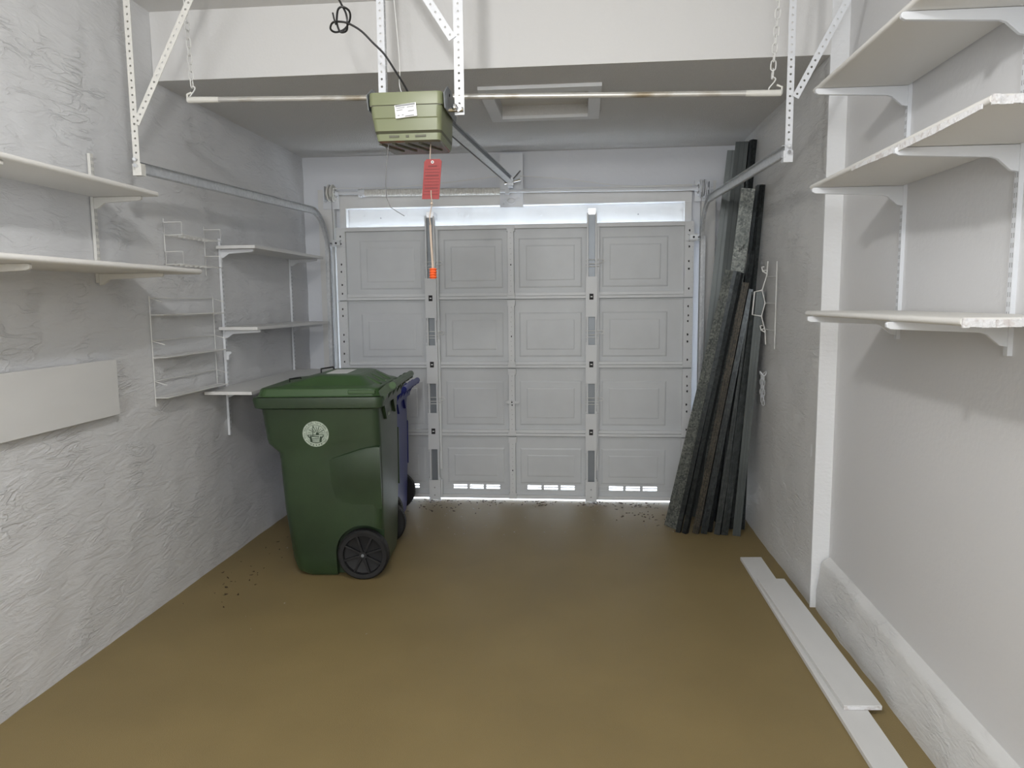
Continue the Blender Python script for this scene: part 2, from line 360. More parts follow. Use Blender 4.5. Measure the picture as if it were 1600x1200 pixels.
# reinforcement posts
for xc in (-1.128, .092):
    p = MB(); yp = yf-.055
    p.box(xc-.042, xc-.030, yp, yf-.014, .014, 2.2, 'rib'); p.box(xc+.020, xc+.032, yp, yf-.014, .014, 2.2, 'rib')
    p.box(xc-.030, xc+.020, yf-.026, yf-.014, .014, 2.2, 'chan')
    p.box(xc+.032, xc+.052, yf-.02, yf-.014, .25, 2.1, 'rib')
    p.box(xc-.034, xc+.024, yf-.03, yf+.12, 2.19, 2.235, 'chrome')
    post = p.build('reinforcement_post', door, bevel=.001)
    for a0, a1 in ((1.435, 1.735), (.93, 1.225), (.415, .70), (.015, .17)):
        q = MB(); q.box(xc-.046, xc+.034, yp-.008, yp+.001, a0, a1, 'rib')
        q.box(xc-.050, xc-.044, yp-.006, yp+.02, a0-.02, a1+.02, 'rib'); q.box(xc+.032, xc+.038, yp-.006, yp+.02, a0-.02, a1+.02, 'rib')
        q.box(xc+.036, xc+.05, yf-.03, yf-.014, a0+.02, a1-.0, 'rib')
        if a0 > .3:
            zc = (a0+a1)/2; q.box(xc-.022, xc+.008, yp-.0095, yp-.008, zc-.022, zc+.022, 'dark')
            q.box(xc-.014, xc+.001, yp-.0105, yp-.0095, zc-.004, zc+.004, 'label')
        else:
            for zz in (.05, .11): q.cyl((xc-.006, yp-.011, zz), (xc-.006, yp-.008, zz), .006, 'slot', 8)
        q.build('cover_plate', post, bevel=.001)
    for zc in (1.84, 1.31, .80):
        q = MB()
        for dz in (.02, -.01, -.03): q.tube([(xc-.05, yp+.012, zc+dz), (xc+.05, yp+.012, zc+dz)], .0028, 'white_wire', 6)
        q.tube([(xc+.045+.02*math.cos(a)+.02, yp+.012, zc+.01+.013*math.sin(a)) for a in [i*2*PI/12 for i in range(12)]], .0025, 'white_wire', 5, closed=True)
        q.build('retaining_pin', post)
# roller brackets at the top corners, latch on the centre stile
for x in (-1.865, .83):
    sg = 1 if x > 0 else -1
    b = MB(); b.box(x-.03*1, x+.03, yf-.045, yf-.016, 1.995, 2.03, 'galv'); b.box(x-.05, x+.045, yf-.05, yf-.044, 1.985, 1.992, 'rib'); b.box(x-.04, x+.035, yf-.05, yf-.016, 2.03, 2.036, 'rib')
    b.cyl((x, yf-.03, 2.012), (x+sg*.055, yf-.03, 2.012), .007, 'chrome', 8)
    b.cyl((x-.0, yf-.052, 2.012), (x, yf-.044, 2.012), .008, 'dark', 8)
    b.build('roller_bracket', door)
b = MB(); b.prism([Vector((x, yf-.034, z)) for x, z in ((-.575, .785), (-.55, .772), (-.47, .775), (-.462, .79), (-.55, .797))], (0, -.006, 0), 'rib'); b.cyl((-.522, yf-.042, .784), (-.522, yf-.036, .784), .006, 'dark', 8); b.build('latch', door)

# ------------------------------------------------------------------ tracks
def track(name, label, x, sgn, ys, zs, ye, ze):
    t = thing(name, label, 'track', (x, ys, 0))
    pts = [Vector((0, ys, zs))]; R = .32
    yv = 5.548
    n0 = Vector((0, yv-R, ze))
    for i in range(1, 12): pts.append(pts[0].lerp(n0, i/11))
    for i in range(1, 13):
        a = PI/2*i/12; pts.append(Vector((0, yv-R+R*math.sin(a), ze-R+R*math.cos(a))))
    pts.append(Vector((0, yv, 0.05)))
    prof = [(-.022, .0), (-.026, .004), (-.026, .020), (.026, .020), (.026, .004), (.022, .0), (.022, .003), (.0235, .0045), (.0235, .0175), (-.0235, .0175), (-.0235, .0045), (-.022, .003)]
    rings = []
    for i, p in enumerate(pts):
        tt = (pts[min(i+1, len(pts)-1)]-pts[max(i-1, 0)]).normalized(); nn = Vector((0, -tt.z, tt.y))
        rings.append([Vector((x+sgn*(q-.01), p.y, p.z))+nn*h for h, q in prof])
    b = MB(); b.loft(rings, 'galv'); b.build('rail', t, smooth=True)
    # wall angle that carries the vertical run
    b = MB(); b.box(min(x+sgn*.012, x+sgn*.03), max(x+sgn*.012, x+sgn*.03), 5.55, 5.69, .05, 2.02, 'galv'); b.build('jamb_bracket', t)
    return t
TL = track('door_track', 'galvanised left door track curving down beside the left shelves', -1.925, -1, 3.13, 2.155, 5.2, 2.225)
TR = track('door_track', 'galvanised right door track passing in front of the leaning steel studs', .885, 1, 3.38, 2.195, 5.25, 2.25)
def angle_iron(b, p0, p1, m='metalw', w=.032, side=(1, 0, 0), back=(0, 1, 0), pitch=.03, hr=.005):
    p0 = Vector(p0); p1 = Vector(p1); sd = Vector(side)
    b.perf(p0, p1, side, (0, -1, 0), w, .0025, m, pitch, hr)
    t_ = (p1-p0).normalized(); s2 = (sd-t_*sd.dot(t_)).normalized()
    o = s2*(w/2-.001)
    b.perf(p0+o+Vector((0, w/2, 0)), p1+o+Vector((0, w/2, 0)), back, (1, 0, 0), w, .0025, m, pitch, hr)
for t, x, y, z0, q0, q1, m in ((TL, -1.93, 3.12, 2.14, (-1.915, 3.11, 2.335), (-1.54, 3.11, 3.02), 'metalc'), (TR, .905, 3.385, 2.17, (.925, 3.375, 2.42), (1.235, 3.375, 3.02), 'metalw')):
    b = MB(); angle_iron(b, (x, y, z0), (x, y, 3.02), m, .030, (-1 if x < 0 else 1, 0, 0)); b.build('hanger', t)
    b = MB(); b.perf(q0, q1, (1, 0, 0), (0, -1, 0), .030, .0025, m, .03, .005); 
    b.build('brace', t)
    b = MB(); b.cyl((x, y-.02, z0+.02), (x, y+.02, z0+.02), .009, 'chrome', 6); b.sphere((x-.0, y-.018, z0+.045), .009, 'metalw'); b.box(x-.02, x+.02, y-.004, y+.03, z0-.02, z0+.03, m); b.build('bolt', t)

# ------------------------------------------------------------------ torsion shaft above the door
t = thing('torsion_spring_shaft', 'white overpainted torsion spring and shaft above the garage door', 'spring', (-.52, 5.60, 2.36))
ysft = 5.60; zl, zr = 2.395, 2.365
def zs_(x): return zl+(zr-zl)*(x+1.95)/2.85
b = MB(); b.cyl((-1.95, ysft, zs_(-1.95)), (.97, ysft, zs_(.97)), .0125, 'metalw', 12); b.build('shaft', t, smooth=True)
b = MB(); n = 260; pts = []
for i in range(n*10):
    x = -1.66+1.06*i/(n*10); a = i*2*PI/10
    pts.append((x, ysft+.022*math.cos(a), zs_(x)+.022*math.sin(a)))
x0, x1 = -1.66, -.60
rings = []
for i in range(161):
    x = x0+(x1-x0)*i/160; r = .027+(.0012 if i % 2 else -.0012)
    rings.append([Vector((x, ysft+r*math.cos(a), zs_(x)+r*math.sin(a))) for a in [k*2*PI/14 for k in range(14)]])
b.loft(rings, 'metalc'); b.build('spring', t, smooth=True)
b = MB()
for a in (0, 2.1, 4.2): b.cyl((-1.665, ysft, zs_(-1.66)), (-1.665, ysft+.038*math.cos(a), zs_(-1.66)+.038*math.sin(a)), .008, 'metalw', 6)
b.cyl((-1.69, ysft, zs_(-1.66)), (-1.64, ysft, zs_(-1.66)), .030, 'metalw', 12); b.build('winding_cone', t)
for x, s in ((-1.905, 1), (.895, -1)):
    z = zs_(x); b = MB()
    for dx, r in ((-.024, .055), (-.014, .066), (0, .056), (.014, .066), (.026, .052)):
        b.cyl((x+dx-.004, ysft, z), (x+dx+.004, ysft, z), r, 'metalc' if s > 0 else 'metalw', 20)
    b.cyl((x-.03, ysft, z), (x+.05*s, ysft, z), .02, 'metalw', 12)
    for a in range(6): b.cyl((x+s*.028, ysft+.03*math.cos(a), z+.03*math.sin(a)), (x+s*.034, ysft+.03*math.cos(a), z+.03*math.sin(a)), .006, 'slot', 6)
    b.build('cable_drum', t, smooth=True)
    b = MB(); b.tube([(x+.015*s, ysft-.056, z), (x+.02*s, ysft-.05, z-.3), (x+.02*s, 5.55, .05)], .002, 'wire', 5); b.build('lift_cable', t)
    b = MB(); xa, xb = (-1.985, -1.86) if s > 0 else (.845, .975)
    b.box(xa, xb, 5.630, 5.643, 2.28, 2.43, 'metalw'); b.box(min(x-s*.045, x-s*.05), max(x-s*.045, x-s*.05), 5.56, 5.64, z-.06, z+.05, 'metalw'); b.build('end_bearing_plate', t)
b = MB(); b.box(-.607, -.430, 5.641, 5.652, 2.265, 2.665, 'metalw')
b.build('mounting_plate', t)
b = MB(); b.box(-.585, -.45, 5.632, 5.640, 2.33, 2.47, 'metalw'); b.box(-.56, -.53, 5.58, 5.635, 2.36, 2.42, 'metalw')
b.tube([(-.52+.03*math.cos(a), 5.635, 2.315+.022*math.sin(a)) for a in [i*PI/6 for i in range(12)]], .006, 'metalw', 6, closed=True)
for x, z in ((-.47, 2.345), (-.58, 2.30), (-.46, 2.40)): b.cyl((x, 5.62, z), (x, 5.65, z), .012, 'metalw', 6)
b.build('center_bracket', t)
b = MB()
b.tube([(-1.87, 5.54, 2.42), (-1.4, 5.54, 2.418), (-.98, 5.545, 2.445), (-.62, 5.60, 2.49)], .0028, 'white_wire', 5)
b.tube([(-.45, 5.60, 2.49), (-.1, 5.54, 2.448), (.25, 5.54, 2.395), (.42, 5.545, 2.385), (.86, 5.55, 2.39)], .0028, 'white_wire', 5)
o = b.build('bell_wire'); tag(o, 'thin white wire sagging across the wall above the torsion shaft', 'wire')

# ------------------------------------------------------------------ garage door opener
t = thing('garage_door_opener', 'olive green garage door opener hung from perforated steel angles', 'opener', (-.70, 3.15, 2.2))
b = MB()
X0, X1, Y0, Y1 = -.853, -.552, 3.0, 3.29
b.loft([rrect(X0, X1, Y0, Y1, 2.398, .022), rrect(X0-.001, X1+.001, Y0-.001, Y1, 2.392, .022), rrect(X0-.001, X1+.001, Y0-.001, Y1, 2.349, .022)], 'olive')
b.box(X0+.005, X1-.005, Y0+.004, Y1-.004, 2.345, 2.350, 'olived')
b.loft([rrect(X0+.004, X1-.003, Y0+.003, Y1, 2.346, .022), rrect(X0+.007, X1-.006, Y0+.005, Y1, 2.300, .022), rrect(X0+.009, X1-.006, Y0+.009, Y1, 2.296, .02), rrect(X0+.016, X1-.008, Y0+.012, Y1, 2.250, .02)], 'olive')
b.loft([rrect(X0+.016, X1-.008, Y0+.012, Y1, 2.250, .02), rrect(X0+.02, X1-.010, Y0+.022, Y1, 2.238, .018)], 'olived')
b.loft([rrect(X0+.02, X1-.010, Y0+.016, Y1, 2.239, .018), rrect(X0+.026, X1-.012, Y0+.018, Y1-.01, 2.212, .018)], 'olive')
for x, ww in ((-.755, .04), (-.70, .012), (-.645, .045)): b.box(x-ww/2, x+ww/2, Y0+.013, Y0+.02, 2.224, 2.232, 'olived')
b.build('housing', t, smooth=True)
b = MB(); b.loft([rrect(X0+.028, X1-.014, Y0+.02, Y1-.012, 2.2125, .018), rrect(X0+.035, X1-.02, Y0+.03, Y1-.02, 2.206, .015)], 'lens')
b.build('light_lens', t)
b = MB()
for k in range(4):
    x = -.79+k*.055; b.obox((x, 3.12, 2.205), Vector((.006, .0, 0)), Vector((.03, .075, 0)), Vector((0, 0, .003)), 'olived')
b.build('lens_rib', t)
b = MB(); 
def lab(u, v): return Vector((-.742+.088*u+.004*v, 3.0005+.0, 2.292+.052*v+.010*u))
yl = 3.001
b.prism([Vector((-.742, yl, 2.294)), Vector((-.654, yl+.001, 2.303)), Vector((-.658, yl-.002, 2.355)), Vector((-.746, yl-.002, 2.345))], (0, -.004, 0), 'label')
for k, (z, a, c) in enumerate(((2.343, 0, .95), (2.334, .05, .45), (2.334, .55, .9), (2.326, .05, .35), (2.318, .6, .9), (2.306, .1, .2), (2.306, .3, .4), (2.300, .45, .9))):
    xa, xb = -.742+.086*a, -.742+.084*c; h = .0035 if k == 0 else .0014
    b.obox(((xa+xb)/2, yl-.0055, z+.009*(a+c)/2-.002), Vector(((xb-xa)/2, 0, .0045*(c-a))), Vector((0, .0012, 0)), Vector((0, 0, h)), 'ink')
b.build('rating_label', t)
for x, s in ((-.862, -1), (-.546, 1)):
    b = MB(); b.prism([Vector((x, y, z)) for y, z in ((3.02, 2.335), (3.28, 2.335), (3.30, 2.395), (3.18, 2.44), (3.08, 2.435), (3.0, 2.39))], (.004, 0, 0), 'chan')
    for y, z in ((3.12, 2.41), (3.18, 2.38)): b.cyl((x-.002, y, z), (x+.006, y, z), .006, 'dark', 8)
    b.build('mounting_ear', t)
b = MB(); angle_iron(b, (-.848, 3.20, 2.40), (-.848, 3.20, 3.02), 'metalw', .030, (1, 0, 0)); b.build('hanger', t)
b = MB(); angle_iron(b, (-.497, 3.10, 2.325), (-.497, 3.10, 3.02), 'metalw', .040, (-1, 0, 0)); b.build('hanger', t)
b = MB(); b.perf((-.52, 3.092, 2.625), (-.775, 3.092, 3.02), (1, 0, 0), (0, -1, 0), .033, .0025, 'metalw', .034, .005); b.build('brace', t)
b = MB(); b.cyl((-.55, 3.09, 2.345), (-.48, 3.09, 2.345), .010, 'chrome', 8); b.sphere((-.512, 3.07, 2.35), .014, 'chrome'); b.cyl((-.5, 3.08, 2.35), (-.5, 3.12, 2.35), .015, 'chrome', 6); b.build('bolt', t)
# drive rail, T section, with chain below
p0, p1 = Vector((-.668, 3.29, 2.405)), Vector((-.512, 5.50, 2.43)); d = (p1-p0); sd = Vector((d.y, -d.x, 0)).normalized(); c0 = (p0+p1)/2
b = MB(); b.obox(c0+Vector((0, 0, .02)), d/2, sd*.002, Vector((0, 0, .022)), 'chan'); b.obox(c0+Vector((0, 0, -.002)), d/2, sd*.024, Vector((0, 0, .002)), 'galv'); b.obox(c0+Vector((0, 0, .042)), d/2, sd*.012, Vector((0, 0, .002)), 'galv')
b.build('drive_rail', t)
b = MB(); b.tube([p0-sd*.03+Vector((0, 0, -.006)), p1-sd*.03+Vector((0, 0, -.004))], .004, 'black', 6); b.build('drive_chain', t)
b = MB(); b.box(-.535, -.50, 5.49, 5.628, 2.40, 2.415, 'metalw'); b.box(-.55, -.46, 5.616, 5.630, 2.38, 2.50, 'metalw'); b.cyl((-.56, 5.52, 2.425), (-.44, 5.52, 2.45), .010, 'chrome', 8)
b.cyl((-.52, 5.53, 2.43), (-.45, 5.62, 2.53), .005, 'wire', 6); b.box(-.53, -.49, 5.47, 5.53, 2.405, 2.45, 'galv')
b.build('header_bracket', t)
# antenna wire
b = MB(); b.tube([(-.787, 3.05, 2.21), (-.797, 3.04, 2.12), (-.797, 3.02, 2.04), (-.79, 3.0, 1.985), (-.775, 3.0, 1.945), (-.745, 3.0, 1.925), (-.717, 3.0, 1.908)], .0016, 'wire', 6); b.build('antenna_wire', t)
# power cord with its knot
b = MB()
cord = [(-.706, 3.10, 2.41), (-.725, 3.08, 2.45), (-.755, 3.05, 2.50), (-.79, 3.03, 2.555), (-.835, 3.02, 2.60), (-.875, 3.01, 2.64), (-.915, 3.0, 2.664), (-.945, 2.99, 2.672), (-.985, 2.99, 2.672), (-1.0, 3.0, 2.652), (-.985, 3.02, 2.645), (-.95, 3.03, 2.66), (-.925, 3.02, 2.69), (-.92, 3.0, 2.715), (-.94, 2.985, 2.727), (-.96, 2.985, 2.72), (-.972, 3.0, 2.695), (-.975, 3.01, 2.67), (-.965, 3.02, 2.645), (-.94, 3.02, 2.65), (-.93, 3.0, 2.675), (-.935, 3.0, 2.71), (-.955, 3.0, 2.75), (-.985, 3.0, 2.82), (-.97, 3.0, 2.92), (-.96, 3.0, 3.02)]
def smooth_path(P_, k=5):
    P_ = [Vector(p) for p in P_]; out = []
    for i in range(len(P_)-1):
        a, b_, c, d_ = P_[max(i-1, 0)], P_[i], P_[i+1], P_[min(i+2, len(P_)-1)]
        for j in range(k):
            u = j/k; out.append(0.5*((2*b_)+(c-a)*u+(2*a-5*b_+4*c-d_)*u*u+(3*b_-a-3*c+d_)*u**3))
    out.append(P_[-1]); return out
b.tube(smooth_path(cord), .0042, 'black', 8)
b.tube([(-.972, 2.985, 2.66), (-.978, 2.98, 2.685), (-.982, 2.98, 2.705)], .0035, 'black', 6)
b.build('power_cord', t, smooth=True)
b = MB(); b.tube(smooth_path([(-.735, 3.12, 2.40), (-.745, 3.12, 2.43), (-.755, 3.13, 2.47), (-.77, 3.2, 2.6), (-.80, 3.2, 3.02)]), .0022, 'white_wire', 6); b.build('bell_cable', t)
# release cord
t = thing('release_cord', 'tan emergency release rope hanging below the opener with orange grip', 'cord', (-.60, 3.1, 1.65))
b = MB(); b.tube(smooth_path([(-.617, 3.08, 2.21), (-.617, 3.06, 2.15), (-.612, 3.04, 2.05), (-.604, 3.0, 1.99), (-.602, 3.0, 1.955), (-.612, 3.0, 1.90), (-.607, 3.0, 1.86)]), .0022, 'rope', 6); b.build('cord', t)
b = MB(); b.tube(smooth_path([(-.610, 3.0, 1.87), (-.608, 3.0, 1.80), (-.603, 3.0, 1.69)]), .0048, 'rope', 8); b.sphere((-.603, 3.0, 1.955), .006, 'rope'); b.build('rope', t)
b = MB()
for k in range(4): b.tube([(-.603, 3.0, 1.694-.0105*k), (-.603, 3.0, 1.690-.0105*k), (-.603, 3.0, 1.686-.0105*k)], [.013, .0165, .013], 'orange', 14)
b.cyl((-.603, 3, 1.695), (-.603, 3, 1.652), .0125, 'orange', 14); b.build('grip', t, smooth=True)
t = thing('warning_tag', 'red warning tag tied on the release rope below the opener', 'tag', (-.605, 3.01, 1.97))
b = MB(); yy = 3.012
b.prism([Vector(p) for p in ((-.645, yy, 1.976), (-.574, yy, 1.974), (-.560, yy, 2.125), (-.568, yy, 2.134), (-.622, yy, 2.134), (-.632, yy, 2.124))], (0, .002, 0), 'red'); b.build('card', t)
b = MB()
for k in range(10):
    z = 2.106-k*.0125; a = (z-1.976)/.15; xl = -.645+.013*a; xr = -.574+.014*a; ins = .018 if k == 0 else .008 if k in (3, 7) else .005
    b.box(xl+ins, xr-ins, yy-.0008, yy, z-(.003 if k in (0, 3, 7) else .0012), z+(.003 if k in (0, 3, 7) else .0012), 'redd')
b.build('print', t)
b = MB(); b.cyl((-.598, yy-.002, 2.122), (-.598, yy+.003, 2.122), .006, 'label', 10); b.cyl((-.598, yy-.003, 2.122), (-.598, yy+.003, 2.122), .003, 'dark', 8); b.build('eyelet', t)

# ------------------------------------------------------------------ hanging pipe and chains
t = thing('hanging_pipe', 'long steel pipe hung crosswise below the lowered ceiling', 'pipe', (-.49, 3.4, 2.47))
b = MB(); pa, pb = Vector((-1.80, 3.40, 2.508)), Vector((.84, 3.40, 2.447)); b.cyl(pa, pb, .0125, 'pipe', 14); b.build('tube', t, smooth=True)
for q, s in ((pa, 1), (pb, -1)):
    b = MB(); e = q-Vector((s*.03, 0, 0)); b.tube([q+Vector((s*.12, 0, -.003*s)), q, e, e+Vector((-s*.006, 0, 0))], [.0136, .0145, .0145, .009], 'pipew', 14)
    b.tube([e+Vector((-s*.004, 0, 0)), e+Vector((-s*.004, 0, .025)), e+Vector((s*.018, 0, .034))], .005, 'pipew', 8); b.build('painted_end', t, smooth=True)
def links(b, p, q, m, L=.042, w=.011, r=.0028):
    p = Vector(p); q = Vector(q); d = (q-p); n = int(d.length/(L*.78)); d /= n; t_ = d.normalized(); sx = Vector((1, 0, 0)); sx = (sx-t_*sx.dot(t_)).normalized(); syv = t_.cross(sx)
    for i in range(n):
        c = p+d*(i+.5); s1 = sx if i % 2 else syv; pts = []
        for k in range(12):
            a = 2*PI*k/12; pts.append(c+t_*(L/2-w)*(1 if math.sin(a) > 0 else -1)*(1 if abs(math.sin(a)) > .1 else 0)+t_*w*math.sin(a)+s1*w*math.cos(a))
        b.tube(pts, r, m, 6, closed=True)
for top, bot, lb in (((-1.80, 3.36, 3.02), (-1.808, 3.4, 2.565), 'thin white chain holding the left end of the hanging pipe'), ((.845, 3.33, 3.02), (.832, 3.4, 2.51), 'thin white chain holding the right end of the hanging pipe')):
    t = thing('hanging_chain', lb, 'chain', bot); b = MB(); links(b, top, bot, 'white_wire'); b.build('links', t)
    b = MB(); x, y, z = bot; b.tube([(x+.014*math.sin(a*1.0)*(1 if i < 9 else 1), y, z-.026+.03*math.cos(a*.5)) for i, a in enumerate([k*2*PI/14 for k in range(15)])], .0032, 'white_wire', 6)
    b.build('hook', t)

# ------------------------------------------------------------------ shelving
def standard(x, sg, y, z0, z1, label, brackets, m, group=None, w=.022):
    """slotted wall standard with shelf brackets; sg = direction into the room; brackets = (z top, length)"""
    t = thing('shelf_standard', label, 'shelf support', (x, y, z0))
    b = MB(); b.box(min(x, x+sg*.014), max(x, x+sg*.014), y-w/2, y+w/2, z0, z1, m)
    z = z0+.03; xa = x+sg*.014
    while z < z1-.02:
        for dy in (-.005, .005): b.box(min(xa, xa+sg*.0006), max(xa, xa+sg*.0006), y+dy-.0016, y+dy+.0016, z, z+.014, 'slot')
        z += .028
    b.build('upright', t, bevel=.001)
    for zt, ln in brackets:
        b = MB(); q0 = x+sg*.012
        prof = [(0, -.001), (ln, -.001), (ln+.004, -.006), (ln+.003, -.017), (ln-.008, -.023), (.075, -.034), (.058, -.040), (.022, -.072), (0, -.076)] if ln > .3 else [(0, -.001), (ln, -.001), (ln+.003, -.006), (ln+.002, -.014), (ln-.008, -.018), (min(.05, ln*.6), -.027), (.016, -.05), (0, -.053)]
        b.prism([Vector((q0+sg*a, y-.007, zt+c)) for a, c in prof], (0, .014, 0), m); b.build('bracket', t, bevel=.0015)
    return t
def shelf(x0, x1, y0, y1, z0, z1, label, m='cream', group=None, rnd=True, raw=False):
    b = MB()
    h = (z1-z0)/2; s = 1 if x1 > x0 else -1      # x0 at the wall, x1 the rounded front edge
    prof = [(x0, z0), (x1-s*h, z0)]+[(x1-s*h+s*h*math.sin(a), (z0+z1)/2-h*math.cos(a)) for a in [PI*i/6 for i in range(1, 6)]]+[(x1-s*h, z1), (x0, z1)]
    if not rnd: prof = [(x0, z0), (x1, z0), (x1, z1), (x0, z1)]
    if raw:
        t = thing('shelf_board', label, 'shelf', ((x0+x1)/2, y0, z0))
        b.prism([Vector((a, y0, c)) for a, c in prof], (0, y1-y0, 0), m); b.build('board', t, smooth=True)
        b = MB(); n = 22; 
        for i in range(n):
            xa = x1-s*.004+(x0-x1)*i/n; xb = x1-s*.004+(x0-x1)*(i+1)/n; j = random.uniform(0, .007)
            b.box(min(xa, xb), max(xa, xb), y0-.003-j, y0, z0-.002+random.uniform(-.002, .001), z1-.002+random.uniform(-.003, .001), 'raw')
        b.build('chipped_end', t)
        return t
    b.prism([Vector((a, y0, c)) for a, c in prof], (0, y1-y0, 0), m)
    o = b.build('shelf_board', None, smooth=True); return tag(o, label, 'shelf', group)
wl = WL+.006
shelf(wl+.012, -1.86, 1.2, 3.155, 2.032, 2.054, 'cream shelf at upper left of the picture, topmost on the left wall')
shelf(wl+.012, -1.775, 1.2, 3.335, 1.697, 1.722, 'cream shelf at far left, directly below the topmost left shelf')
standard(wl, 1, 3.125, 1.655, 2.22, 'cream slotted wall upright carrying the two nearest left wall shelves', [(2.032, .22), (1.697, .30)], 'metalc')
standard(wl, 1, 2.29, 1.655, 2.30, 'cream wall upright at the left picture edge under the near shelves', [(2.032, .26), (1.697, .33)], 'metalc')
shelf(wl+.012, -1.905, 4.205, 5.36, 1.882, 1.900, 'white top shelf of the three beside the garage door on the left', 'wood', rnd=False)
shelf(wl+.012, -1.905, 4.185, 5.42, 1.402, 1.420, 'white middle shelf of the three beside the garage door', 'wood', rnd=False)
shelf(wl+.012, -1.862, 3.975, 5.40, 1.040, 1.058, 'deep white lowest shelf whose corner reaches behind the green cart', 'wood', rnd=False)
standard(wl, 1, 4.265, .755, 1.945, 'white wall upright under near ends of the three left shelves, hanging lowest', [(1.882, .20), (1.402, .22), (1.27, .03), (1.040, .24)], 'metalw')
standard(wl, 1, 5.33, .90, 1.90, 'white wall upright at door end of the three left shelves', [(1.882, .20), (1.402, .22), (1.040, .27)], 'metalw')
# right side
shelf(WR2-.012, .905, .9, 3.06, 2.352, 2.372, 'white shelf at top right corner, topmost on the right wall')
mid = shelf(WR2-.012, .905, 1.775, 3.06, 1.983, 2.003, 'white right wall shelf in the middle with a broken peeling edge', raw=True)
shelf(WR2-.012, .905, 1.845, 3.06, 1.487, 1.507, 'white lowest right wall shelf with chipped near end', raw=True)
standard(WR2, -1, 2.995, 1.395, 2.75, 'white steel upright nearest the garage door behind the right shelves', [(2.352, .335), (1.983, .335), (1.487, .335)], 'metalw')
standard(WR2, -1, 2.245, 1.385, 2.75, 'white steel upright at right picture edge carrying the right shelves', [(2.352, .335), (1.983, .335), (1.487, .335)], 'metalw')
# peeling band under the middle shelf
b = MB(); n = 40; V0 = []
for i in range(n+1):
    y = 1.80+(2.60-1.80)*i/n; a = max(0, math.sin(PI*min(1, i/n*1.15)))
    d = .006+.010*a*(.6+.8*abs(noise.noise(Vector((y*14, 1, 1)))))
    V0.append(((.902, y, 1.990), (.9015, y, 1.984-d), (.905, y, 1.984-d), (.9055, y, 1.990)))
b.loft([[Vector(p) for p in r] for r in V0], 'raw'); b.build('peeling_edge', mid)

# ------------------------------------------------------------------ wire racks on the left wall
def wire(b, pts, r=.0022, m='white_wire'): b.tube(pts, r, m, 6)
t = thing('wire_rack', 'small two tier white wire rack above the left shelf end', 'rack', (wl, 3.88, 1.78))
xw = wl+.008
for y in (3.67, 4.08): b = MB(); wire(b, [(xw, y, 1.72), (xw, y, 2.00)]); b.build('upright', t)
for z in (1.915, 1.765):
    b = MB(); xo = wl+.105
    for y in (3.67, 4.08): wire(b, [(xw, y, z+.065), (xw, y, z), (xo, y, z), (xo, y, z+.065), (xw, y, z+.065)])
    for x in (xw, xw+.03, xw+.06, xo): wire(b, [(x, 3.67, z), (x, 4.08, z)])
    for k in range(8): wire(b, [(xw+.004, 3.70+k*.05, z-.002), (xo, 3.70+k*.05, z-.002)], .0012)
    b.build('tray', t)
t = thing('wire_rack', 'tall narrow white wire rack with three trays above the left plaster', 'rack', (wl, 3.83, 1.1))
for y in (3.50, 4.14): b = MB(); wire(b, [(xw, y, 1.04), (xw, y, 1.60)]); b.build('upright', t)
for z in (1.505, 1.29, 1.085):
    b = MB(); xo = wl+.075
    for y in (3.50, 4.14): wire(b, [(xo, y, z+.065), (xw, y, z+.085), (xw, y, z), (xo, y, z)], .0024)
    for x, zz in ((xw, z+.085), (xw, z), (xo, z)): wire(b, [(x, 3.50, zz), (x, 4.14, zz)], .0026)
    b.box(xw, xo, 3.505, 4.135, z-.003, z, 'wood')
    b.build('tray', t)
# flat white board on the left wall
b = MB(); b.box(wl+.008, wl+.030, 1.3, 3.175, 1.053, 1.308, 'wood'); o = b.build('wall_board', None, bevel=.002); tag(o, 'flat white board fixed low on the left wall below the near shelves', 'board')

# ------------------------------------------------------------------ right wall rack and chain
xr = WR-.020
t = thing('wall_rack', 'bent white wire rack on the right wall beside the steel studs', 'rack', (xr, 4.6, 1.3))
b = MB(); wire(b, [(xr, 4.455, 1.26), (xr, 4.455, 1.775)], .003); b.build('upright', t); b = MB()
wire(b, [(xr, 4.665, 1.275), (xr-.005, 4.665, 1.36), (xr-.03, 4.665, 1.45), (xr-.01, 4.665, 1.53), (xr-.03, 4.665, 1.61), (xr-.005, 4.665, 1.70), (xr, 4.665, 1.785)], .0035); b.build('upright', t)
for z in (1.69, 1.53, 1.37): b = MB(); wire(b, [(xr, 4.455, z-.002), (xr-.006, 4.665, z)], .003); b.build('rung', t)
b = MB(); wire(b, [(xr-.03, 4.665, 1.61), (xr-.075, 4.665, 1.60), (xr-.085, 4.665, 1.46), (xr-.03, 4.665, 1.45)], .0045); b.build('loop', t)
for z in (1.72, 1.36):
    b = MB(); wire(b, [(xr-.004, 4.665, z-.01), (xr-.03, 4.665, z+.005), (xr-.036, 4.665, z+.03), (xr-.022, 4.665, z+.032)], .004); wire(b, [(xr-.03, 4.665, z+.008), (xr-.008, 4.665, z+.012)], .003); b.build('hook', t)
t = thing('wall_chain', 'short zinc chain looped on a hook on the right wall', 'chain', (xr, 4.66, 1.08))
b = MB(); b.tube([(xr-.012-.018*math.cos(a), 4.66+.035*math.sin(a), 1.095+.012*math.cos(a*2)) for a in [k*2*PI/12 for k in range(12)]], .004, 'metalw', 6, closed=True); b.build('hook', t)
b = MB()
for dy, ze in ((-.03, .90), (.0, .915), (.03, .93)): links(b, (xr-.014, 4.66+dy, 1.085), (xr-.012, 4.66+dy, ze), 'galv', .034, .008, .0022)
b.build('links', t)

